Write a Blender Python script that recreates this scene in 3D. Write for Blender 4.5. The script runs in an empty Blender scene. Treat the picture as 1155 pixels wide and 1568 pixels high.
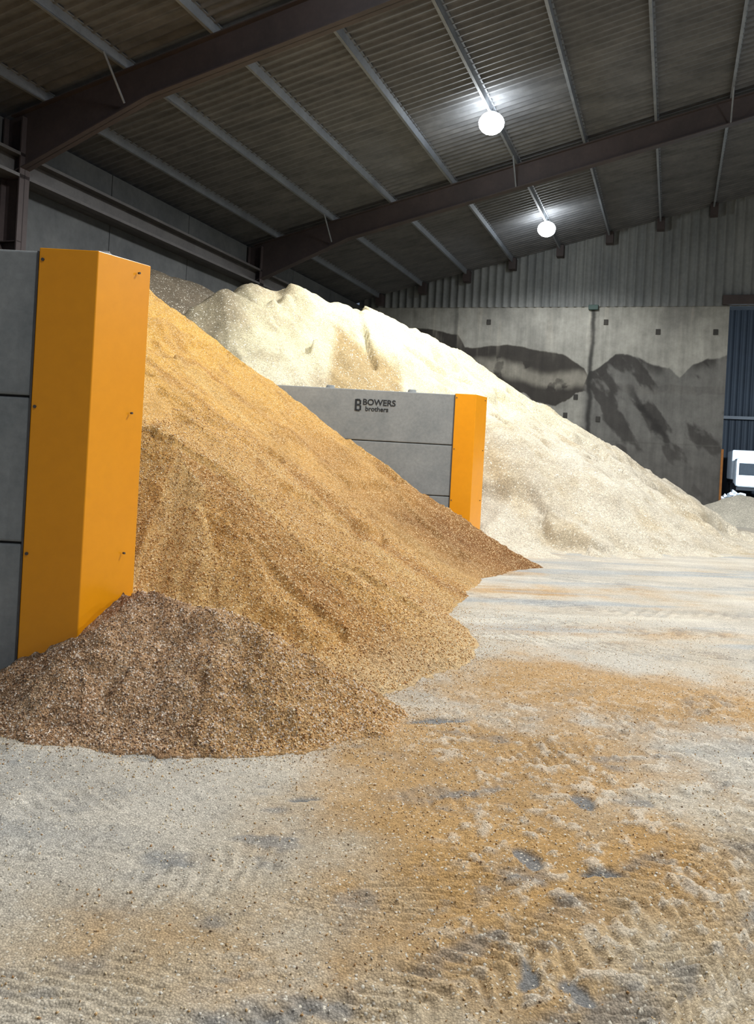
import bpy, bmesh, math, numpy as np
from mathutils import Vector, Matrix
rng=np.random.default_rng(7)
scene=bpy.context.scene
COL=scene.collection
def s2l(c):
    c=np.asarray(c,dtype=float)/255.0
    return np.where(c<=.04045,c/12.92,((c+.055)/1.055)**2.4)
def L(r,g,b): 
    a=s2l((r,g,b)); return (float(a[0]),float(a[1]),float(a[2]),1.0)
# ---------------------------------------------------------------- noise
def _h(ix,iy,seed):
    n=(ix.astype(np.int64)*374761393+iy.astype(np.int64)*668265263+seed*974634777)&0xffffffff
    n=((n^(n>>13))*1274126177)&0xffffffff
    n=n^(n>>16)
    return (n&0xffff)/65535.0
def vnoise(x,y,seed=0):
    ix=np.floor(x);iy=np.floor(y);fx=x-ix;fy=y-iy
    fx=fx*fx*(3-2*fx);fy=fy*fy*(3-2*fy)
    a=_h(ix,iy,seed);b=_h(ix+1,iy,seed);c=_h(ix,iy+1,seed);d=_h(ix+1,iy+1,seed)
    return (a+(b-a)*fx)*(1-fy)+(c+(d-c)*fx)*fy
def fbm(x,y,o=4,seed=0):
    s=0;a=.5;t=0
    for i in range(o):
        s=s+a*vnoise(x,y,seed+i*17);t+=a;a*=.5;x=x*2.03+5.1;y=y*2.03+1.7
    return s/t-.5
def sm(e0,e1,x):
    t=np.clip((x-e0)/(e1-e0),0,1);return t*t*(3-2*t)
def polyd(x,y,pts):
    best=np.full(x.shape,1e9);uu=np.zeros(x.shape);side=np.zeros(x.shape);acc=0
    for (ax,ay),(bx,by) in zip(pts[:-1],pts[1:]):
        dx,dy=bx-ax,by-ay;l2=dx*dx+dy*dy;l=math.sqrt(l2)
        t=np.clip(((x-ax)*dx+(y-ay)*dy)/l2,0,1)
        d=np.hypot(x-ax-t*dx,y-ay-t*dy)
        cr=(dx*(y-ay)-dy*(x-ax))/l
        m=d<best-1e-9
        best=np.where(m,d,best);uu=np.where(m,acc+t*l,uu);side=np.where(m,np.sign(cr),side)
        acc+=l
    return best,uu,side
def smin(a,b,k):
    h=np.clip(.5+.5*(b-a)/k,0,1);return b+(a-b)*h-k*h*(1-h)
# ---------------------------------------------------------------- materials
def newmat(name):
    m=bpy.data.materials.new(name);m.use_nodes=True
    nt=m.node_tree;b=nt.nodes['Principled BSDF'];return m,nt,b
def N(nt,t,**k):
    n=nt.nodes.new(t)
    for a,v in k.items(): setattr(n,a,v)
    return n
def mix(nt,fac,a,b,mode='MIX'):
    n=nt.nodes.new('ShaderNodeMix');n.data_type='RGBA';n.blend_type=mode
    for s,v in ((n.inputs['Factor'],fac),):
        if isinstance(v,bpy.types.NodeSocket): nt.links.new(v,s)
        else: s.default_value=v
    for s in n.inputs:
        if s.type=='RGBA' and s.name in('A','B'):
            v=a if s.name=='A' else b
            if isinstance(v,bpy.types.NodeSocket): nt.links.new(v,s)
            else: s.default_value=v
    return [o for o in n.outputs if o.type=='RGBA'][0]
def ramp(nt,src,stops):
    r=nt.nodes.new('ShaderNodeValToRGB');e=r.color_ramp.elements
    e[0].position,e[0].color=stops[0];e[1].position,e[1].color=stops[-1]
    for p,c in stops[1:-1]:
        q=e.new(p);q.color=c
    nt.links.new(src,r.inputs['Fac']);return r.outputs['Color']
def g(v): return (v,v,v,1)
def noise(nt,co,scale,detail=4,rough=.6):
    n=nt.nodes.new('ShaderNodeTexNoise');n.inputs['Scale'].default_value=scale
    n.inputs['Detail'].default_value=detail;n.inputs['Roughness'].default_value=rough
    nt.links.new(co,n.inputs['Vector']);return n.outputs['Fac']
def bump(nt,b,src,strength,dist,prev=None):
    n=nt.nodes.new('ShaderNodeBump');n.inputs['Strength'].default_value=strength;n.inputs['Distance'].default_value=dist
    nt.links.new(src,n.inputs['Height'])
    if prev: nt.links.new(prev,n.inputs['Normal'])
    nt.links.new(n.outputs['Normal'],b.inputs['Normal']);return n.outputs['Normal']
def mat_grain(name,scale,chip,chipfac,dark,rough=.9,bs=.6,bd=.01,attr='Col',big=(.85,1.12)):
    m,nt,b=newmat(name);b.inputs['Roughness'].default_value=rough
    b.inputs['Specular IOR Level'].default_value=.2
    co=N(nt,'ShaderNodeTexCoord').outputs['Object']
    at=N(nt,'ShaderNodeAttribute',attribute_name=attr).outputs['Color']
    v=N(nt,'ShaderNodeTexVoronoi');v.inputs['Scale'].default_value=scale;nt.links.new(co,v.inputs['Vector'])
    sep=N(nt,'ShaderNodeSeparateColor');nt.links.new(v.outputs['Color'],sep.inputs[0])
    var=ramp(nt,sep.outputs[0],[(0,g(dark)),(.5,g(1.0)),(1,g(1.3))])
    c=mix(nt,1.0,at,var,'MULTIPLY')
    cm=ramp(nt,sep.outputs[1],[(1-chipfac-.02,g(0)),(1-chipfac+.02,g(1))])
    c=mix(nt,cm,c,chip)
    ed=ramp(nt,v.outputs['Distance'],[(0,g(1)),(.45,g(.95)),(.8,g(.55))])
    c=mix(nt,.7,c,ed,'MULTIPLY')
    n1=noise(nt,co,1.6,6,.65);nv=ramp(nt,n1,[(.3,g(big[0])),(.7,g(big[1]))])
    c=mix(nt,1.0,c,nv,'MULTIPLY')
    nt.links.new(c,b.inputs['Base Color'])
    inv=N(nt,'ShaderNodeMath',operation='MULTIPLY');inv.inputs[1].default_value=-1;nt.links.new(v.outputs['Distance'],inv.inputs[0])
    p=bump(nt,b,inv.outputs[0],bs,bd)
    bump(nt,b,noise(nt,co,scale*.18,6,.7),bs*.8,bd*4,p)
    return m
def mat_noise(name,c1,c2,scale=4,rough=.7,metal=0,bs=.2,bd=.01,fine=(.88,1.08),stretch=None):
    m,nt,b=newmat(name);b.inputs['Roughness'].default_value=rough;b.inputs['Metallic'].default_value=metal
    co=N(nt,'ShaderNodeTexCoord').outputs['Object']
    if stretch:
        mp=N(nt,'ShaderNodeMapping');mp.inputs['Scale'].default_value=stretch;nt.links.new(co,mp.inputs['Vector']);co2=mp.outputs[0]
    else: co2=co
    n=noise(nt,co2,scale,8,.65)
    c=ramp(nt,n,[(.3,c1),(.7,c2)])
    n2=noise(nt,co,scale*9,4,.6)
    c=mix(nt,1.0,c,ramp(nt,n2,[(.3,g(fine[0])),(.7,g(fine[1]))]),'MULTIPLY')
    nt.links.new(c,b.inputs['Base Color'])
    bump(nt,b,n2,bs,bd)
    return m
M_amber=mat_grain('amber_gravel',105,L(236,208,160),.14,.62,bs=.8,bd=.009)
M_brown=mat_grain('brown_gravel',95,L(228,210,190),.15,.54,bs=.8,bd=.010)
M_sand=mat_grain('pale_sand',45,L(230,226,210),.05,.92,bs=.5,bd=.012)
M_floor=mat_grain('dusty_floor',120,L(222,215,198),.035,.86,bs=.5,bd=.007,big=(.88,1.1))
m,nt,b=newmat('gravel_chip');b.inputs['Roughness'].default_value=.75
nt.links.new(N(nt,'ShaderNodeAttribute',attribute_name='Col').outputs['Color'],b.inputs['Base Color']);M_chip=m
M_block=mat_noise('precast_concrete',L(124,130,132),L(148,152,152),2.2,.8,bs=.25,bd=.006)
M_yel=mat_noise('yellow_paint',L(236,154,5),L(241,160,7),1.2,.35,bs=.02,bd=.002,fine=(.97,1.02))
M_rooft=mat_noise('roof_sheet',L(58,60,63),L(90,91,93),.8,.75,bs=.3,stretch=(1,3,1))
M_purlin=mat_noise('galvanised_steel',L(86,91,98),L(110,115,120),2,.55,bs=.1)
M_beam=mat_noise('weathered_steel',L(62,60,60),L(80,78,77),2,.6,bs=.1)
M_raft=mat_noise('oxide_steel',L(46,39,39),L(62,52,51),1.5,.7,bs=.1)
M_corr=mat_noise('wall_cladding',L(92,96,97),L(120,123,121),.9,.65,bs=.1,stretch=(1,1,.4))
M_leftw=mat_noise('grey_concrete',L(60,63,65),L(86,88,88),.8,.85,bs=.2)
M_dark=mat_noise('dark_cladding_paint',L(14,18,24),L(22,28,36),1,.7)
M_white=mat_noise('white_paint',L(225,228,230),L(240,240,240),2,.5)
M_black=mat_noise('dark_rubber',L(22,22,24),L(34,34,36),5,.8)
M_ink=mat_noise('dark_ink',L(30,34,38),L(40,44,48),5,.8)
M_green=mat_noise('green_bracket_paint',L(34,62,58),L(48,76,70),5,.6)
M_hole=mat_noise('dark_joint_grout',L(48,48,46),L(62,60,56),5,.9)  # dark filler between blocks and panels, also on the tie plates
M_ochre=mat_noise('worn_ochre_paint',L(130,82,34),L(156,102,42),5,.7)
def emat(name,col,st):
    m=bpy.data.materials.new(name);m.use_nodes=True;nt=m.node_tree;b=nt.nodes['Principled BSDF']
    b.inputs['Emission Color'].default_value=col;b.inputs['Emission Strength'].default_value=st;return m
M_lamp=emat('lamp_lens',(.92,.97,1,1),70)
m,nt,b=newmat('stained_concrete');b.inputs['Roughness'].default_value=.85
co=N(nt,'ShaderNodeTexCoord').outputs['Object']
at=N(nt,'ShaderNodeAttribute',attribute_name='Col').outputs['Color']
c=mix(nt,1.0,at,ramp(nt,noise(nt,co,2.5,8,.7),[(.25,g(.70)),(.75,g(1.22))]),'MULTIPLY')
mp=N(nt,'ShaderNodeMapping');mp.inputs['Scale'].default_value=(3,3,.25);nt.links.new(co,mp.inputs['Vector'])
c=mix(nt,1.0,c,ramp(nt,noise(nt,mp.outputs[0],1.5,5,.6),[(.3,g(.78)),(.7,g(1.12))]),'MULTIPLY')
nt.links.new(c,b.inputs['Base Color']);bump(nt,b,noise(nt,co,9,6,.7),.3,.02);M_stain=m
# ---------------------------------------------------------------- mesh helpers
def mesh_np(name,verts,faces,mat,col=None,smooth=True):
    me=bpy.data.meshes.new(name);n=len(verts);k=faces.shape[1];nf=len(faces)
    me.vertices.add(n);me.vertices.foreach_set('co',verts.astype(np.float32).ravel())
    me.loops.add(nf*k);me.loops.foreach_set('vertex_index',faces.astype(np.int32).ravel())
    me.polygons.add(nf);me.polygons.foreach_set('loop_start',np.arange(0,nf*k,k,dtype=np.int32))
    me.update(calc_edges=True)
    if smooth: me.polygons.foreach_set('use_smooth',np.ones(nf,dtype=bool))
    if col is not None:
        a=me.color_attributes.new('Col','FLOAT_COLOR','POINT')
        cc=np.ones((n,4),dtype=np.float32);cc[:,:3]=col
        a.data.foreach_set('color',cc.ravel())
    me.materials.append(mat);me.validate()
    o=bpy.data.objects.new(name,me);COL.objects.link(o);return o
def grid(name,xs,ys,hf,mat,cf,keep=None):
    X,Y=np.meshgrid(xs,ys);Z=hf(X,Y);C=cf(X,Y,Z)
    v=np.stack([X.ravel(),Y.ravel(),Z.ravel()],1)
    ny,nx=X.shape;i=np.arange(ny*nx).reshape(ny,nx)
    f=np.stack([i[:-1,:-1].ravel(),i[:-1,1:].ravel(),i[1:,1:].ravel(),i[1:,:-1].ravel()],1)
    if keep is not None:
        k=keep(X,Y,Z).ravel();f=f[k[f].any(1)]
        used=np.zeros(len(v),bool);used[f.ravel()]=True
        mp=np.cumsum(used)-1;f=mp[f];v=v[used];C=C.reshape(-1,3)[used]
    return mesh_np(name,v,f,mat,C.reshape(-1,3))
def cmix(a,b,f): 
    return a+(b-a)*f[...,None]
def C3(r,g_,b_): return s2l((r,g_,b_))
class MB:
    def __init__(s): s.bm=bmesh.new()
    def box(s,cx,cy,cz,sx,sy,sz,rot=None,bev=0):
        r=bmesh.ops.create_cube(s.bm,size=1);vs=r['verts']
        bmesh.ops.scale(s.bm,vec=(sx,sy,sz),verts=vs)
        if rot is not None: bmesh.ops.transform(s.bm,matrix=rot.to_4x4(),verts=vs)
        bmesh.ops.translate(s.bm,vec=(cx,cy,cz),verts=vs)
        if bev:
            es=list({e for v in vs for e in v.link_edges})
            bmesh.ops.bevel(s.bm,geom=es,offset=bev,segments=2,affect='EDGES',profile=.5)
    def prism(s,pts,z0,z1,bev=0):
        b0=[s.bm.verts.new((x,y,z0)) for x,y in pts];b1=[s.bm.verts.new((x,y,z1)) for x,y in pts]
        n=len(pts);fs=[s.bm.faces.new(b0[::-1]),s.bm.faces.new(b1)]
        for i in range(n): fs.append(s.bm.faces.new((b0[i],b0[(i+1)%n],b1[(i+1)%n],b1[i])))
        if bev:
            es=list({e for f in fs for e in f.edges})
            bmesh.ops.bevel(s.bm,geom=es,offset=bev,segments=3,affect='EDGES',profile=.5)
    def cyl(s,p0,p1,r,seg=12,r2=None):
        p0=Vector(p0);p1=Vector(p1);d=p1-p0
        q=d.to_track_quat('Z','Y').to_matrix().to_4x4();q.translation=(p0+p1)/2
        bmesh.ops.create_cone(s.bm,cap_ends=True,segments=seg,radius1=r,radius2=r if r2 is None else r2,depth=d.length,matrix=q)
    def sph(s,c,r,sc=(1,1,1)):
        m=Matrix.Translation(c)@Matrix.Diagonal((*sc,1))
        bmesh.ops.create_uvsphere(s.bm,u_segments=20,v_segments=12,radius=r,matrix=m)
    def done(s,name,mat,parent=None,smooth=False):
        bmesh.ops.recalc_face_normals(s.bm,faces=s.bm.faces)
        me=bpy.data.meshes.new(name);s.bm.to_mesh(me);s.bm.free();me.materials.append(mat)
        if smooth: me.polygons.foreach_set('use_smooth',np.ones(len(me.polygons),dtype=bool))
        o=bpy.data.objects.new(name,me);COL.objects.link(o)
        if parent: o.parent=parent
        return o
def empty(name):
    o=bpy.data.objects.new(name,None);COL.objects.link(o);o.empty_display_size=.3;return o
# ---------------------------------------------------------------- building frame
A=Vector((.329,.944,0)).normalized();Pv=Vector((.944,-.329,0)).normalized()
CH=1.566
def B(s,t,z): 
    v=Pv*s+A*t;return Vector((v.x,v.y,z))
S0=-12.4;T_BACK=32.4;RIDGE=6.0;M=.25
def inhall(X,Y): return (X*A.y-Y*A.x>S0+.05)&(X*A.x+Y*A.y<T_BACK-.05)
def roofz(s):
    x=s-S0
    if s>RIDGE: x=2*(RIDGE-S0)-x
    return CH+6.0+M*x
# ================================================================ heightfields
amber_toe=[(-3.2,4.9),(-1.6,4.75),(-.7,4.95),(.0,5.3),(.37,5.75),(.82,6.55),(1.0,7.2),(.95,7.9),(.85,8.6),(1.15,9.8),(1.5,11.2),(2.0,12.0),(2.6,12.7),(2.3,13.5),(2.0,14.2),(1.9,15.2)]
def amber_raw(x,y):
    wx=x+.14*fbm(x*1.7,y*1.7,3,5);wy=y+.14*fbm(x*1.7+9,y*1.7,3,6)
    d,u,sd=polyd(wx,wy,amber_toe);d=d*sd+.07*fbm(x*6,y*6,3,8)
    return d,u
def amber_h(x,y):
    d,u=amber_raw(x,y)
    dd=np.maximum(d,0)
    sl=.60+.115*sm(8,14,y)
    h=sl*(np.sqrt(dd*dd+.09)-.3)+.04*sm(0,.15,dd)
    h=smin(h,1.72+.20*y+.02*x,.3)
    amp=sm(0,.9,dd)
    h=h+amp*(.20*fbm(u*1.3,dd*.25,4,11)+.09*fbm(x*1.3,y*1.3,4,3)+.09*fbm(u*5,dd*.6,3,19)+.035*fbm(x*12,y*12,3,23))
    h=h+sm(0,.1,dd)*.018*fbm(x*30,y*30,2,29)
    k=fbm(u*1.1,dd*1.6,3,41);h=h-amp*.08*sm(.12,.18,k)
    h=np.where(d<=0,-.06,h)
    return np.where((x<-1.62)&(y<5.45),-.06,h)
brown_toe=[(-2.75,5.6),(-2.45,4.9),(-2.0,4.42),(-1.4,4.28),(-.87,4.24),(-.3,4.38),(.16,4.72),(.34,5.15),(-.1,5.8),(-.7,6.2),(-1.5,6.6)]
def brown_h(x,y):
    wx=x+.12*fbm(x*2.2,y*2.2,3,55);wy=y+.12*fbm(x*2.2+9,y*2.2,3,56)
    d,u,sd=polyd(wx,wy,brown_toe);d=d*sd+.10*fbm(x*7,y*7,3,58)
    dd=np.maximum(d,0)
    h=.70*(np.sqrt(dd*dd+.05)-.223)+.01*sm(0,.05,dd)
    r=np.hypot((x+1.46)*np.where(x>-1.46,.9,1.0),y-5.5);h=smin(h,1.14-.62*r+0*h,.10)
    h=h+sm(0,.3,dd)*(.09*fbm(u*2,dd*.6,3,61)+.09*fbm(x*2.5,y*2.5,4,62)+.035*fbm(x*12,y*12,3,63))+sm(0,.1,dd)*(.010+.018*fbm(x*30,y*30,2,64))
    return np.where(d<=0,-.06,np.maximum(h,-.05))
pale_toe=[(-9,10.3),(-1,11.3),(1.9,13.5),(2.9,13.9),(4,13.9),(6,15.2),(8,17.1),(9.8,20),(10.7,23.5),(11,35)]
crx=[-9,-6,-4.9,-4.2,-3.75,-3.35,-2.94,-2.1,-1.6,-1.25,-.88,.19,1.1,1.9,2.6,3.5,4.75,6.5,8.2,9.5,11,14]
crz=[2.2,3.0,3.4,3.85,4.4,5.0,5.38,5.38,5.1,4.94,5.22,4.98,4.72,4.55,4.35,3.82,2.88,1.9,1.02,.5,.0,-.5]
def pale_h(x,y):
    wx=x+.5*fbm(x*.5,y*.5,3,75);wy=y+.5*fbm(x*.5+9,y*.5,3,76)
    d,u,sd=polyd(wx,wy,pale_toe);d=d*sd
    dd=np.maximum(d,0)
    sl=.64+.27*sm(2.5,-2,x)
    h=sl*(np.sqrt(dd*dd+1.2)-1.095)
    yc=18.5+3.7*sm(-3.5,2.5,x)
    c=np.interp(x,crx,crz)-.5*np.maximum(0,y-yc)+.02*np.minimum(0,y-yc)
    h=smin(h,c,.3)
    a=sm(0,1.5,dd)
    h=h+a*(.46*np.exp(-((x-2.7)**2/.9+(y-17.6)**2/1.2))+.30*np.exp(-((x-4.6)**2/.8+(y-17.4)**2/.8)))
    n=.34*fbm(x*.8,y*.8,4,77)+.32*fbm(u*1.2,dd*.25,4,78)+.18*fbm(x*2.5,y*2.5,4,79)-.24*sm(.08,.14,fbm(u*.8,dd*.9,3,80))
    h=h+a*n
    sc=sm(0,.2,x+1.15)*sm(0,.2,.55-x)*sm(0,.5,y-16.4)*sm(0,.3,19.0-y)
    h=h-.12*sc
    return np.where(d<=0,-.06,h)
def shade_tinted_h(x,y):
    d,u,sd=polyd(x,y,[(-6.8,18.0),(-5.8,20.0),(-5.25,21.6)])
    r=np.sqrt(d**2+.4)
    return np.maximum(6.2-.70*r+.25*fbm(x*.8,y*.8,4,90)+.12*fbm(x*3,y*3,3,91)-.12*(21.6-y)*(y<21.6),-.06)
# ---------------------------------------------------------------- floor
tracks=[([(-2.6,1.6),(-.92,2.27),(.14,2.93),(1.03,3.79),(2.23,4.8),(4.5,6.2),(9,8.2)],.21,.9),
 ([(-.9,1.85),(.05,2.3),(.9,2.95),(1.7,3.7),(3.3,4.9),(6,6.2)],.2,1.0),
 ([(-2.6,2.3),(-1.0,2.75),(-.1,3.4),(.6,4.2),(1.6,5.2),(3.2,6.4),(7,8)],.17,.7),
 ([(.1,1.8),(.85,2.4),(1.5,3.1),(2.4,4.0),(4,5.0)],.2,1.1),
 ([(-2.4,3.3),(-1.2,3.7),(-.3,4.0),(.5,4.6),(1.4,5.9),(2.4,7.4),(4.5,9.3),(8,11)],.2,.5),
 ([(-2.4,2.9),(-1.2,3.2),(-.2,3.7),(.6,4.6),(1.1,5.6)],.16,.5),
 ([(1.2,7.6),(2.6,7.2),(4,7.4),(6,8.6),(9,11)],.25,.8),
 ([(1.2,8.6),(2.6,8.1),(4,8.4),(6,9.8),(9,12)],.2,.7),
 ([(1.2,9.8),(2.6,9.2),(4.2,9.4),(7,11),(11,14)],.25,.8),
 ([(2,11.7),(4,11.4),(6,12.2),(9,15),(13,22)],.25,.7)]
spots=[(1.05,3.95,.045,.08,0),(.685,3.34,.05,.09,.2),(.54,2.60,.03,.09,-.2),(.67,2.53,.035,.08,.5),(.96,3.25,.08,.03,.1),(-.24,3.8,.08,.02,.3),(.45,5.05,.2,.05,.3)]
def track_fields(x,y):
    rib=np.zeros(x.shape);band=np.zeros(x.shape);edge=np.zeros(x.shape)
    wx=x+.05*fbm(x*3,y*3,3,210);wy=y+.05*fbm(x*3,y*3,3,211)
    for i,(p,w,k) in enumerate(tracks):
        d,u,sd=polyd(wx,wy,p);ds=d*sd;d=d+.03*fbm(x*4,y*4,2,200+i)
        m=sm(w,w*.75,d)*k*sm(-.18,.12,fbm(x*2.6,y*2.6,4,300+i))
        pit=(.062+.01*(i%3)) if p[0][1]<5 else .16
        sl=(1.1,.7,-.8,1.4,.5,-1.2)[i%6]
        r=np.sin(2*np.pi*(u+(np.abs(ds) if i%2 else ds)*sl+.06*fbm(x*8,y*8,3,7))/pit)
        r=np.clip(r*1.4,-1,1)
        rib=rib+r*m;band=np.maximum(band,m)
        edge=np.maximum(edge,k*np.exp(-((d-w)/.022)**2))
    return np.clip(rib,-1.2,1.2),band,edge
def spotf(x,y):
    s=np.zeros(x.shape)
    for cx,cy,a,b_,r in spots:
        c,q=math.cos(r),math.sin(r);dx=x-cx+.06*fbm(x*12,y*12,2,9);dy=y-cy+.06*fbm(x*12+4,y*12,2,10)
        e=np.sqrt(((dx*c+dy*q)/a)**2+((-dx*q+dy*c)/b_)**2)
        s=np.maximum(s,sm(1.2,.7,e))
    return s
def clod(x,y):
    n=fbm(x*15,y*15,4,103);return sm(.04,.2,n)
def clodmask(x,y): return sm(-.2,.2,fbm(x*1.3,y*1.3,3,104)+.14*(x+.1))*sm(7,4.5,y)
def floor_h(x,y):
    rib,band,edge=track_fields(x,y);near=sm(18,6,y)
    cl=clod(x,y)*clodmask(x,y)
    lf=.6+.4*sm(-.6,.8,x)
    z=.02*fbm(x*.9,y*.9,3,100)+near*(.012*fbm(x*8,y*8,3,101)+.010*fbm(x*26,y*26,3,102)+.014*cl-.005*band+lf*.0085*rib*(.35+1.1*vnoise(x*22,y*22,5))+lf*.010*edge*(.2+vnoise(x*15,y*15,6)))
    z=z*(1-.8*spotf(x,y))-.010*spotf(x,y)
    return z*(1-sm(34,45,y))
def ambermask(x,y):
    def G(cx,cy,a,b_): return np.exp(-((x-cx)/a)**2-((y-cy)/b_)**2)
    m=1.1*G(2.2,5.7,1.6,.6)+.9*G(.95,4.5,.85,.75)+.8*G(.3,3.5,.6,.65)+.6*G(.1,2.6,.6,.5)+.9*G(.25,4.6,.55,.45)+.9*G(1.4,6.4,.7,.6)+.6*G(1.6,7.9,.9,.5)+.85*G(1.9,10.2,.9,.4)+.4*G(3.6,8.2,1.3,.3)+.6*G(4.4,5.9,1.6,.6)+.5*G(1.9,12,.5,1.2)+.5*G(1.2,3.4,.5,.9)+.35*G(5,11,3,.4)
    return m
def floor_c(x,y,z):
    n=fbm(x*1.5,y*1.5,5,120);n2=fbm(x*5,y*5,4,121);n3=fbm(x*.6,y*1.8,4,122)
    pale=C3(194,189,177);grey=C3(164,165,161);amb=C3(180,140,80);tan=C3(178,158,122)
    c=cmix(np.broadcast_to(pale,x.shape+(3,)),grey,sm(.0,.3,n3)*.75)
    c=cmix(c,tan,.6*sm(-.25,.3,n)*(.4+.6*sm(3.6,2.4,y)))
    c=cmix(c,tan,.65*sm(-1,.3,x)*sm(5,3,y))
    m=ambermask(x,y);c=cmix(c,amb,np.clip(sm(.10,1.0,m+n*1.0+n2*.6),0,1)*.82)
    st=fbm(x*.5+y*.15,y*3.2-x*.4,4,130)*sm(6.5,8,y)
    c=cmix(c,C3(160,166,168),sm(.08,.3,st)*.8);c=cmix(c,C3(210,205,190),sm(.05,.3,-st)*.7)
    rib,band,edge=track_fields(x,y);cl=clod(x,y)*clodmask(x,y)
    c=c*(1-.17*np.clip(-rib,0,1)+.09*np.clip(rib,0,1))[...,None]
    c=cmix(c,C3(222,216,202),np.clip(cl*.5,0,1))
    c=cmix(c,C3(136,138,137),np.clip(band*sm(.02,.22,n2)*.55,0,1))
    c=cmix(c,C3(122,127,130),np.clip(sm(.17,.3,fbm(x*3,y*5,4,133))*sm(6,4,y)*.6,0,1))
    c=cmix(c,C3(112,119,124),np.clip(spotf(x,y)*.85,0,1))
    return cmix(c,C3(190,190,186),sm(30,36,y))
fx=np.arange(-2.3,2.8,.0125)
l=[];st=.0135;v=-2.3
while v>-16: st*=1.05;v-=st;l.append(v)
r_=[];st=.0135;v=fx[-1]
while v<45: st*=1.035;v+=st;r_.append(v)
xs=np.concatenate([np.array(l)[::-1],fx,np.array(r_)])
ysl=list(np.arange(-6,1.9,.2));v=1.9
while v<80: ysl.append(v);v*=1.0042
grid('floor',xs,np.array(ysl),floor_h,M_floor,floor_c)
# ---------------------------------------------------------------- piles
def amber_c(x,y,z):
    d,u=amber_raw(x,y);dd=np.maximum(d,0)
    k=fbm(u*1.6,dd*.3,4,141);k2=fbm(x*3,y*3,4,142)
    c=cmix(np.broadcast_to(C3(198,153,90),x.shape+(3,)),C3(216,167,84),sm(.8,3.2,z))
    c=cmix(c,C3(156,108,58),sm(.03,.28,k)*.65)
    c=cmix(c,C3(220,188,130),sm(.04,.3,-k)*.5)
    c=cmix(c,C3(150,108,64),sm(.12,.3,k2)*.4)
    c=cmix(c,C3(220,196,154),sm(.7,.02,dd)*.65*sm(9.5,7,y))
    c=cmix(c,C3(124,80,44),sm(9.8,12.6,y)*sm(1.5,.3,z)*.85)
    return c
def brown_c(x,y,z):
    n=fbm(x*2,y*2,4,150);n2=fbm(x*5,y*5,3,151)
    c=cmix(np.broadcast_to(C3(194,158,120),x.shape+(3,)),C3(154,120,92),sm(-.1,.25,n))
    c=cmix(c,C3(222,196,160),sm(.05,.3,n2)*.4)
    c=cmix(c,C3(204,164,110),sm(-1.2,-.4,x)*.8)
    c=cmix(c,C3(120,94,76),np.clip(sm(.66,.88,z)+sm(-1.3,-2.2,x)*.35,0,1)*.6)
    return c
def pale_c(x,y,z):
    n=fbm(x*.9,y*.9,4,160);n2=fbm(x*3,y*3,4,161)
    c=cmix(np.broadcast_to(C3(200,192,174),x.shape+(3,)),C3(216,207,172),sm(1.6,4.0,z))
    c=cmix(c,C3(178,163,134),sm(.0,.3,n)*.7);c=cmix(c,C3(158,144,116),sm(.10,.3,n2)*.45)
    sc=sm(0,.2,x+1.15)*sm(0,.2,.55-x)*sm(0,.5,y-16.4)*sm(0,.3,19.0-y)
    c=cmix(c,C3(168,144,100),sc*.9)
    c=cmix(c,C3(162,142,108),sm(-.45,.0,-np.abs(x-2.6-(y-16)*-.3))*sm(19,17,y)*.65*sm(.5,1.4,z))
    c=cmix(c,C3(124,114,94),sm(-2.2,-3.3,x)*.8)  # left face darkened: its shade is painted into the sand colour
    return c
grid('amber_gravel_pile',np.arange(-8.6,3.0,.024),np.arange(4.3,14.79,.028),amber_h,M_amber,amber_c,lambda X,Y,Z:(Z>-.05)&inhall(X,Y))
grid('brown_gravel_pile',np.arange(-3.0,.7,.014),np.arange(4.0,6.8,.014),brown_h,M_brown,brown_c,lambda X,Y,Z:(Z>-.05)&((X>-1.75)|(Y<5.25)))
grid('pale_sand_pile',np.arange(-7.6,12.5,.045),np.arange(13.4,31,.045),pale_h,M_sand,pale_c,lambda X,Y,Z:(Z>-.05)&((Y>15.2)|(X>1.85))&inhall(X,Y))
grid('shade_tinted_sand_pile',np.arange(-9,1,.1),np.arange(15.4,31,.1),shade_tinted_h,M_sand,lambda x,y,z:np.broadcast_to(C3(114,104,88),x.shape+(3,))*1.0,  # grey-brown tint paints in the shadow this pile lies in
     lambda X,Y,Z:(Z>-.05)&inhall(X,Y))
def small_h(x,y): return np.maximum(1.05-.5*np.sqrt((x-11.6)**2+(y-26.8)**2+.1)+.12*fbm(x*2,y*2,3,171),-.06)
grid('small_sand_heap',np.arange(9,15,.08),np.arange(24,30,.08),small_h,M_sand,lambda x,y,z:np.broadcast_to(C3(190,186,172),x.shape+(3,))*1.0,lambda X,Y,Z:Z>-.05)
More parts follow.
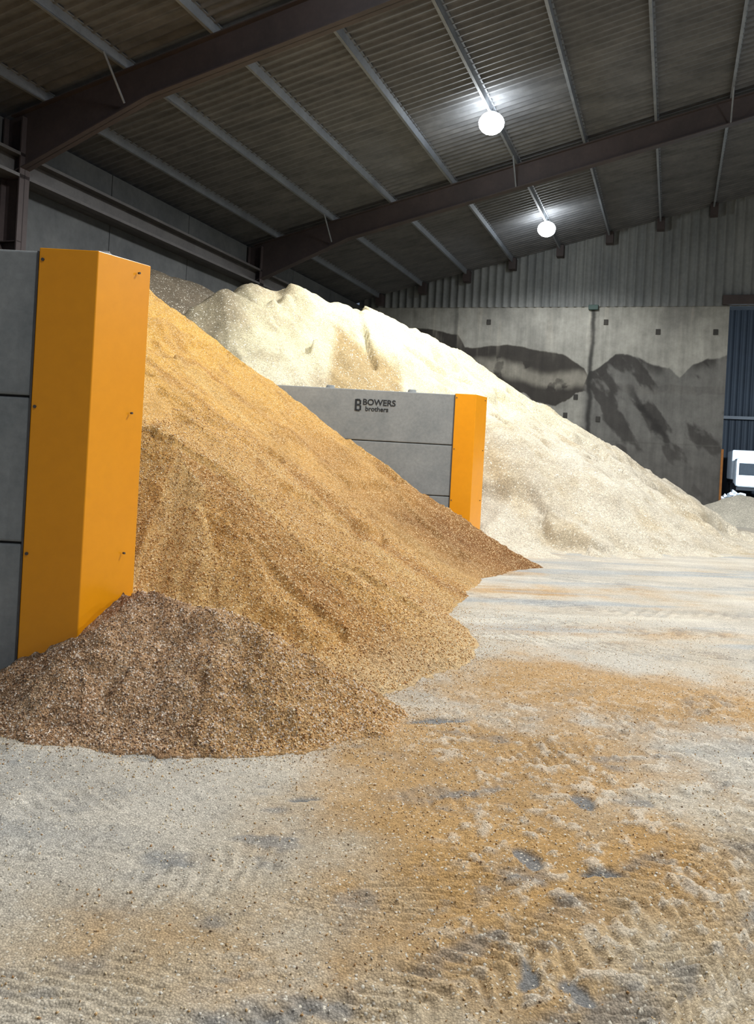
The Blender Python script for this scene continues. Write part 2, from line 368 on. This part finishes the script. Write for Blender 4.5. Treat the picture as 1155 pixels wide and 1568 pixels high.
# ---------------------------------------------------------------- loose chips
def chips(name,n,px,py,pz,size,cols):
    base=np.array([[1,0,0],[-1,0,0],[0,1,0],[0,-1,0],[0,0,1],[0,0,-1.]])
    fc=np.array([[0,2,4],[2,1,4],[1,3,4],[3,0,4],[2,0,5],[1,2,5],[3,1,5],[0,3,5]])
    q=rng.normal(size=(n,4));q/=np.linalg.norm(q,axis=1)[:,None];w,x,y,z=q.T
    R=np.stack([1-2*(y*y+z*z),2*(x*y-z*w),2*(x*z+y*w),2*(x*y+z*w),1-2*(x*x+z*z),2*(y*z-x*w),2*(x*z-y*w),2*(y*z+x*w),1-2*(x*x+y*y)],1).reshape(n,3,3)
    sc=size[:,None]*np.stack([rng.uniform(.7,1.2,n),rng.uniform(.5,1,n),rng.uniform(.3,.7,n)],1)
    v=base[None]*sc[:,None,:]*(1+.25*rng.normal(size=(n,6,1)))
    v=np.einsum('nij,nkj->nki',R,v)+np.stack([px,py,pz],1)[:,None,:]
    f=(fc[None]+6*np.arange(n)[:,None,None]).reshape(-1,3)
    return mesh_np(name,v.reshape(-1,3),f,M_chip,np.repeat(cols,6,axis=0),smooth=False)
def pick(n,pal,wt):
    pal=np.array([s2l(p) for p in pal]);i=rng.choice(len(pal),n,p=np.array(wt)/sum(wt))
    return pal[i]*rng.uniform(.8,1.15,(n,1))
def top(x,y): return np.maximum(np.maximum(amber_h(x,y),np.where((x>-1.75)|(y<5.2),brown_h(x,y),-.06)),-.06)
n=90000
x=rng.uniform(-2.3,1.3,n);y=4.1+rng.random(n)**1.4*6.5
ta=amber_h(x,y);tb=np.where((x>-1.75)|(y<5.15),brown_h(x,y),-.06);t=np.maximum(ta,tb)
ok=(t>.01)&~((x<-1.53)&(y>5.15)&(y<5.65));x,y,t,ta,tb=x[ok],y[ok],t[ok],ta[ok],tb[ok]
ca=pick(len(x),[(228,204,160),(208,164,100),(180,132,74),(140,98,58),(236,226,200)],[3,4,3,1.3,1.3])
cb=pick(len(x),[(220,200,174),(184,148,110),(148,116,88),(104,80,64),(238,228,214)],[2.8,4,3,1.3,1.8])
gold=(x>-1.0)&(rng.random(len(x))<sm(-1.2,-.2,x))
chips('loose_gravel_on_piles',len(x),x,y,t+.002,rng.uniform(.004,.0095,len(x)),np.where(((tb>ta)&~gold)[:,None],cb,ca))
n=110000
x=rng.uniform(-2.2,3.2,n);y=2.0+rng.random(n)**1.3*7
d,u=amber_raw(x,y);d2,u2,sd2=polyd(x,y,brown_toe);dist=np.minimum(np.abs(d),d2)
pr=.9*np.exp(-dist/.16)+.18*np.clip(ambermask(x,y),0,1)+.07
ok=(rng.random(n)<pr)&(top(x,y)<.02);x,y=x[ok],y[ok]
cf_=pick(len(x),[(220,202,166),(204,170,120),(172,134,88),(212,207,196),(134,112,90)],[3,3,2,3,.5])
chips('scattered_gravel_on_floor',len(x),x,y,floor_h(x,y)+.002,rng.uniform(.003,.007,len(x)),cf_)
# ---------------------------------------------------------------- block walls
def block_wall(x0,x1,y0,y1,nose,ztop,seams):
    root=empty('concrete_block_wall')
    mb=MB();c=ztop/3
    for k in range(3):
        xs_=[x0]+seams+[x1]
        for a,b_ in zip(xs_[:-1],xs_[1:]):
            mb.box((a+b_)/2,(y0+y1)/2,c*(k+.5),b_-a-.012,y1-y0,c-.014,bev=.014)
    mb.done('blocks',M_block,root)
    mb=MB();mb.box((x0+x1)/2,(y0+y1)/2,ztop/2-.03,x1-x0-.05,y1-y0-.06,ztop-.06);mb.done('joint_core',M_hole,root)
    mb=MB()
    mb.prism(nose,0.0,ztop+.012,bev=.006)
    mb.done('yellow_end_guard',M_yel,root)
    mb=MB()
    for k in range(3):
        zz=c*(k+1)-.06
        mb.cyl((nose[0][0]+.025,nose[0][1]+.005,zz),(nose[0][0]+.025,nose[0][1]-.010,zz),.010,8)
        mb.cyl((nose[2][0]-.05,nose[2][1]-.105,zz),(nose[2][0]-.037,nose[2][1]-.113,zz),.007,8)
    mb.box(nose[0][0]-.005,nose[0][1]+.001,ztop/2,.009,.012,ztop-.02)
    mb.done('guard_bolts',M_beam,root)
    mb=MB()
    for xx in np.arange(x1-.75 if x1>0 else x1+.3,x0,-1.45):
        yy=(y0+y1)/2
        mb.cyl((xx,yy,ztop-.02),(xx,yy,ztop+.045),.09,14,.07)
        mb.cyl((xx-.06,yy,ztop+.04),(xx+.06,yy,ztop+.04),.018,8)
    mb.done('lifting_lugs',M_block,root)
    return root
w1=block_wall(-11.0,-2.13,5.2,5.6,[(-2.13,5.19),(-1.768,5.19),(-1.545,5.56),(-2.13,5.62)],2.7,[-8.2,-5.2])
w2=block_wall(-7.9,1.31,14.8,15.25,[(1.31,14.785),(1.675,14.785),(1.93,15.3),(1.31,15.3)],2.68,[-4.9,-1.95])
def text(body,size,loc,bold=.0,name='lettering'):
    cu=bpy.data.curves.new(name,'FONT');cu.body=body;cu.size=size;cu.extrude=.002;cu.offset=bold
    o=bpy.data.objects.new(name,cu);COL.objects.link(o);o.location=loc;o.rotation_euler=(math.pi/2,0,0);cu.materials.append(M_ink);o.parent=w2
    return o
text('BOWERS',.145,(-.30,14.795,2.41),.003)
text('brothers',.115,(-.25,14.795,2.305),.002)
mb=MB()
mb.box(-.415,14.795,2.40,.035,.008,.2);mb.box(-.375,14.795,2.49,.06,.008,.03);mb.box(-.375,14.795,2.31,.06,.008,.03);mb.box(-.37,14.795,2.405,.05,.008,.03)
mb.box(-.34,14.795,2.45,.03,.008,.07);mb.box(-.335,14.795,2.355,.03,.008,.08)
mb.done('logo_mark',M_ink,w2)
# ---------------------------------------------------------------- shell
RB=Matrix((Pv,A,Vector((0,0,1)))).transposed()
def bbox(mb,s0,s1,t0,t1,z0,z1,bev=0):
    c=B((s0+s1)/2,(t0+t1)/2,(z0+z1)/2);mb.box(c.x,c.y,c.z,s1-s0,t1-t0,z1-z0,rot=RB,bev=bev)
SE=1.62;ZC=7.55
ss=np.linspace(S0,SE,620);zz=np.linspace(0,ZC,340)
Sg,Zg=np.meshgrid(ss,zz)
up=np.interp(Sg,[-12,-10.3,-10,-8.9,-8.2,-7.9,-6.65,-5.4,-4.1,-3.3,-3.0],[6.3,6.45,6.68,6.5,6.35,5.85,6.0,5.95,5.7,5.2,4.6])+.20*fbm(Sg*1.5,Zg*.5,5,400)
lo=np.interp(Sg,[-12,-10.3,-9,-7.8,-6.6,-5.2,-4.3,-3.3],[6.0,5.8,5.3,4.9,4.5,4.0,3.8,4.3])+.35*fbm(Sg*2,Zg*.5,5,401)
col=np.broadcast_to(C3(144,144,137),Sg.shape+(3,)).copy()
w=fbm(Sg*.6,Zg*.4,4,402);col=cmix(col,C3(112,112,108),sm(-.05,.3,w)*.7)
ins=sm(-.03,.03,up-Zg)*sm(-.03,.03,Zg-lo)
mid=(up*.45+lo*.55)
core=sm(.10,.45,np.abs(Zg-mid+.25*fbm(Sg*1.2,Zg*1.2,4,411)))
col=cmix(col,C3(118,112,98),ins*.5)
col=cmix(col,C3(40,37,34),ins*np.clip(core+sm(-6.9,-8.0,Sg)+sm(.05,.15,fbm(Sg*2,Zg*2,4,412))*.6,0,1)*.93)
mt=np.interp(Sg,[-3.4,-3.1,-2.7,-2.2,-1.7,-1.2,-.83,-.3,.07,.5,.9,1.8],[4.2,5.1,5.25,5.68,5.72,5.5,5.3,5.25,4.95,5.4,5.6,5.7])+.22*fbm(Sg*2.4,Zg*.9,5,404)
i2=sm(-.04,.04,mt-Zg)*sm(-3.4,-3.1,Sg)
col=cmix(col,C3(92,92,90),i2*.85)
sk=fbm(Sg*1.4+Zg*.9,Zg*.8-Sg*.2,6,405)
ef=sm(-.1,.15,fbm(Sg*1.3,Zg*0,3,413))
col=cmix(col,C3(42,40,38),i2*np.clip(sm(.5,.0,mt-Zg)*ef*.9+sm(.02,.13,sk)*.9,0,1)*.88)
line=np.abs((Zg-4.0)+(Sg+1.3)*1.3);col=cmix(col,C3(38,37,36),sm(.3,.02,line+.5*fbm(Sg*4,Zg*4,4,409))*sm(-1.9,-1.3,Sg)*sm(.1,-.4,Sg)*.85)
col=cmix(col,C3(80,78,75),sm(3.4,1.0,Zg)*.65)
for js in (-8.3,-3.05): col=cmix(col,C3(40,40,38),sm(.14,.02,np.abs(Sg-js+.14*fbm(Zg*2,Zg*0,4,407)))*(.5 if js<-5 else .9))
col=cmix(col,C3(84,84,80),sm(.04,.01,np.abs(Zg-2.5))*.5)
col=cmix(col,C3(172,168,156),sm(.12,.35,fbm(Sg*5,Zg*.5,4,408))*sm(ZC-2.4,ZC,Zg)*.6)
vv=np.stack([Pv.x*Sg+A.x*(T_BACK),Pv.y*Sg+A.y*(T_BACK),Zg],-1).reshape(-1,3)
ii=np.arange(Sg.size).reshape(Sg.shape)
ff=np.stack([ii[:-1,:-1].ravel(),ii[:-1,1:].ravel(),ii[1:,1:].ravel(),ii[1:,:-1].ravel()],1)
wb=empty('wall_back')
o=mesh_np('concrete_face',vv,ff,M_stain,col.reshape(-1,3));o.parent=wb
mb=MB();bbox(mb,S0,SE,T_BACK+.02,T_BACK+.35,0,ZC);mb.done('concrete_core',M_leftw,wb)
mb=MB()
for px_,pz_ in ((-2.6,6.9),(-.75,6.55),(1.2,6.55),(-3.9,3.4),(-3.55,4.1),(-2.7,3.3),(-2.9,2.2),(-7,6.9)): bbox(mb,px_-.08,px_+.08,T_BACK-.03,T_BACK+.02,pz_-.1,pz_+.1,bev=.01)
mb.done('tie_plates',M_hole,wb)
mb=MB();bbox(mb,-3.25,-2.9,T_BACK-.14,T_BACK+.01,ZC-.2,ZC-.02,bev=.01);mb.done('bracket',M_green,wb)
mb=MB();bbox(mb,SE-.02,SE+.06,T_BACK-.06,T_BACK+.4,0,2.4,bev=.01);mb.done('corner_guard',M_ochre,wb)
def corr(name,u0,u1,pitch,depth,fn,mat,parent=None):
    us=[];ds=[]
    u=u0
    while u<u1:
        for a,dd_ in ((0,0),(.60,0),(.70,1),(.90,1)): us.append(u+a*pitch);ds.append(dd_*depth)
        u+=pitch
    n_=len(us);v=[]
    for a,b_ in zip(us,ds):
        p,q=fn(a,b_);v+=[p,q]
    v=np.array([tuple(p) for p in v]);f=np.array([[2*i,2*i+2,2*i+3,2*i+1] for i in range(n_-1)])
    o=mesh_np(name,v,f,mat,smooth=False)
    if parent: o.parent=parent
    return o
corr('upper_cladding',S0,20,.30,.05,lambda u,d:(B(u,T_BACK-.02-d,ZC-.08),B(u,T_BACK-.02-d,roofz(u)+.2)),M_corr,wb)
mb=MB();bbox(mb,SE-.25,20,T_BACK-.25,T_BACK+.2,ZC-.05,ZC+.28,bev=.01);mb.done('opening_lintel',M_raft,wb)
wl=empty('wall_left')
mb=MB()
for k in range(-1,5):
    t0=12.94-9.8*2+k*9.8
    for j in range(3):
        a=t0+j*9.8/3
        if a+3>T_BACK+.5: continue
        for z0_,z1_ in ((0,2.6),(2.6,5.2),(5.2,6.5),(6.85,7.6)):
            bbox(mb,S0-.25,S0,a+.01,a+9.8/3-.01,z0_+.01,z1_-.01,bev=.012)
mb.done('concrete_panels',M_leftw,wl)
mb=MB();bbox(mb,S0-.3,S0-.2,-8,T_BACK+.3,0,7.6);mb.done('panel_backing',M_hole,wl)
mb=MB()
for a,b_,c_,d_ in ((S0+.05,S0+.5,6.82,6.88),(S0+.05,S0+.5,6.42,6.48),(S0+.24,S0+.30,6.42,6.88)): bbox(mb,a,b_,-8,T_BACK-.5,c_,d_)
mb.done('wall_beam',M_beam,wl)
ce=empty('ceiling')
corr('roof_sheet_near_slope',-8,T_BACK+.1,.24,.055,lambda u,d:(B(S0-.4,u,roofz(S0)+.12-d),B(RIDGE,u,roofz(RIDGE)+.22-d)),M_rooft,ce)
corr('roof_sheet_far_slope',-8,T_BACK+.1,.24,.055,lambda u,d:(B(RIDGE,u,roofz(RIDGE)+.22-d),B(24.6,u,roofz(24.4)+.22-d)),M_rooft,ce)
mb=MB();pur=[S0+.97+1.765*k for k in range(0,21)]
for s in pur:
    if s>24: continue
    z=roofz(s)
    bbox(mb,s-.012,s+.012,-8,T_BACK-.05,z,z+.2)
    bbox(mb,s-.05,s+.012,-8,T_BACK-.05,z-.006,z+.012)
    bbox(mb,s-.012,s+.05,-8,T_BACK-.05,z+.18,z+.195)
mb.done('purlins',M_purlin,ce)
mb=MB()
for s in pur:
    if s<14:
        z=roofz(s);bbox(mb,s-.13,s+.13,T_BACK-.45,T_BACK-.08,z-.28,z+.14)
mb.done('purlin_end_cleats',M_raft,ce)
TR=[12.94-19.6,12.94-9.8,12.94,22.8]
def lin(mb,s0,s1,z0a,z1a,z0b,z1b,t0,t1):
    vs=[B(s0,t0,z0a),B(s1,t0,z0b),B(s1,t0,z1b),B(s0,t0,z1a),B(s0,t1,z0a),B(s1,t1,z0b),B(s1,t1,z1b),B(s0,t1,z1a)]
    v=[mb.bm.verts.new(p) for p in vs]
    for f in ((0,1,2,3),(7,6,5,4),(0,4,5,1),(3,2,6,7),(0,3,7,4),(1,5,6,2)): mb.bm.faces.new([v[i] for i in f])
for t in TR:
    root=empty('portal_frame')
    mb=MB()
    segs=[(S0+.2,S0+3.2,1.15,.66),(S0+3.2,RIDGE,.66,.62),(RIDGE,24.4-3,.62,.66),(21.4,24.3,.66,1.15)]
    for a,b_,da,db in segs:
        za,zb=roofz(a+1e-6),roofz(b_)
        lin(mb,a,b_,za-da,za,zb-db,zb,t-.01,t+.01)
        lin(mb,a,b_,za-da,za-da+.025,zb-db,zb-db+.025,t-.12,t+.12)
        lin(mb,a,b_,za-.03,za-.005,zb-.03,zb-.005,t-.12,t+.12)
    mb.done('rafter',M_raft,root)
    mb=MB()
    for s0_ in (S0+.05,24.3):
        zt=roofz(S0+.2)-.05
        bbox(mb,s0_,s0_+.03,t-.13,t+.13,0,zt);bbox(mb,s0_+.42,s0_+.45,t-.13,t+.13,0,zt);bbox(mb,s0_,s0_+.45,t-.012,t+.012,0,zt)
        for z_ in (2.6,5.2,6.4): bbox(mb,s0_,s0_+.45,t-.12,t+.12,z_,z_+.02)
    mb.done('steel_column',M_raft,root)
    mb=MB()
    for i,s in enumerate(pur):
        if s>13 or i%3!=1: continue
        for sg in (-1,1):
            p0=B(s,t+sg*.75,roofz(s)+.02);p1=B(s,t+sg*.1,roofz(s)-.62)
            mb.cyl(p0,p1,.022,6)
    mb.done('fly_braces',M_purlin,root)
# ---------------------------------------------------------------- beyond the opening
fh=empty('yard_building')
corr('dark_cladding',-6,30,.4,.06,lambda u,d:(B(u,62-d,0),B(u,62-d,13)),M_dark,fh)
mb=MB()
for s in np.arange(-4,30,5): bbox(mb,s,s+.3,61.4,61.8,0,13)
bbox(mb,-6,30,61.4,61.7,5.2,5.4)
mb.done('frame_steel',M_beam,fh)
mb=MB();bbox(mb,-6,30,34,62,12.6,12.9)
for t_ in (38,44,50,56): bbox(mb,-6,30,t_,t_+.3,11.9,12.6)
mb.done('canopy_roof',M_rooft,fh)
tk=empty('white_truck')
mb=MB();bbox(mb,3.4,5.6,56,60.5,1.2,3.0,bev=.08);bbox(mb,3.5,5.5,54,55.9,.8,2.5,bev=.2);mb.done('body',M_white,tk)
mb=MB()
for s in (3.5,5.5):
    for t in (55,58.5,60):
        c=B(s,t,.5);d=Pv*.15;mb.cyl(c-d,c+d,.5,20)
bbox(mb,3.6,5.4,54.2,60.5,.6,1.15);mb.done('wheels_and_chassis',M_black,tk)
mb=MB();bbox(mb,3.7,5.3,53.96,54.02,1.5,2.2,bev=.02);mb.done('windscreen',M_ink,tk)
mb=MB()
for i in range(70):
    a=rng.normal(size=2);s=2.7+a[0]*.6;t=42+a[1]*.8;z=max(.12,.8-.45*np.hypot(*a))
    c=B(s,t,z*rng.uniform(.3,1));r=bmesh.ops.create_icosphere(mb.bm,subdivisions=1,radius=rng.uniform(.12,.26),matrix=Matrix.Translation(c))
    for v in r['verts']: v.co+=Vector(rng.normal(size=3)*.03)
mb.done('white_rock_heap',M_white)
# ---------------------------------------------------------------- lamps
def lamp(s,t,power,col=(1,.99,.975)):
    zz=roofz(s)-.36
    root=empty('high_bay_lamp')
    c=B(s,t,zz)
    mb=MB();mb.cyl(c+Vector((0,0,.02)),c+Vector((0,0,.14)),.30,24,.2);mb.cyl(c+Vector((0,0,.14)),c+Vector((0,0,.26)),.1,16,.08);mb.cyl(c+Vector((0,0,.26)),c+Vector((0,0,.42)),.015,8);mb.done('housing',M_purlin,root)
    mb=MB();mb.sph(c,.29,(1,1,.85));mb.done('lens',M_lamp,root,True)
    ld=bpy.data.lights.new('lamp_light','SPOT');ld.energy=power;ld.spot_size=math.radians(166);ld.spot_blend=.4;ld.shadow_soft_size=.18;ld.color=col
    lo_=bpy.data.objects.new('lamp_light',ld);COL.objects.link(lo_);lo_.location=c-Vector((0,0,.4));lo_.parent=root
for t,p in ((10,1300),(19,2000),(28,1050)): lamp(-4.3,t,p)
for t,p in ((-1,900),(8,3100),(17,1900)): lamp(3.6,t,p)  # added row out of view, brightens guard sides and foreground floor
for t,p in ((8,2900),(18,2900)): lamp(16.3,t,p)  # assumed row beyond the ridge, unseen; gives side light from the right
ld=bpy.data.lights.new('yard_floodlight','AREA');ld.energy=6000;ld.size=1.2;ld.color=(.65,.82,1)
lo_=bpy.data.objects.new('yard_floodlight',ld);COL.objects.link(lo_);p=B(9,44,7);lo_.location=p
lo_.rotation_euler=(B(4,49,0)-p).to_track_quat('-Z','Y').to_euler()
w=bpy.data.worlds.new('World');scene.world=w;w.use_nodes=True
w.node_tree.nodes['Background'].inputs[0].default_value=(.60,.74,1.0,1);w.node_tree.nodes['Background'].inputs[1].default_value=.23
scene.view_settings.view_transform='Standard'
# ---------------------------------------------------------------- camera
cd=bpy.data.cameras.new('camera');cam=bpy.data.objects.new('camera',cd);COL.objects.link(cam)
cd.sensor_width=36;cd.lens=29.85;cd.shift_y=-.0568;cd.clip_end=300
r=.055;c_,s_=math.cos(r),math.sin(r)
cam.matrix_world=Matrix(((c_,-s_,0,0),(0,0,-1,0),(s_,c_,0,CH),(0,0,0,1)))
scene.camera=cam
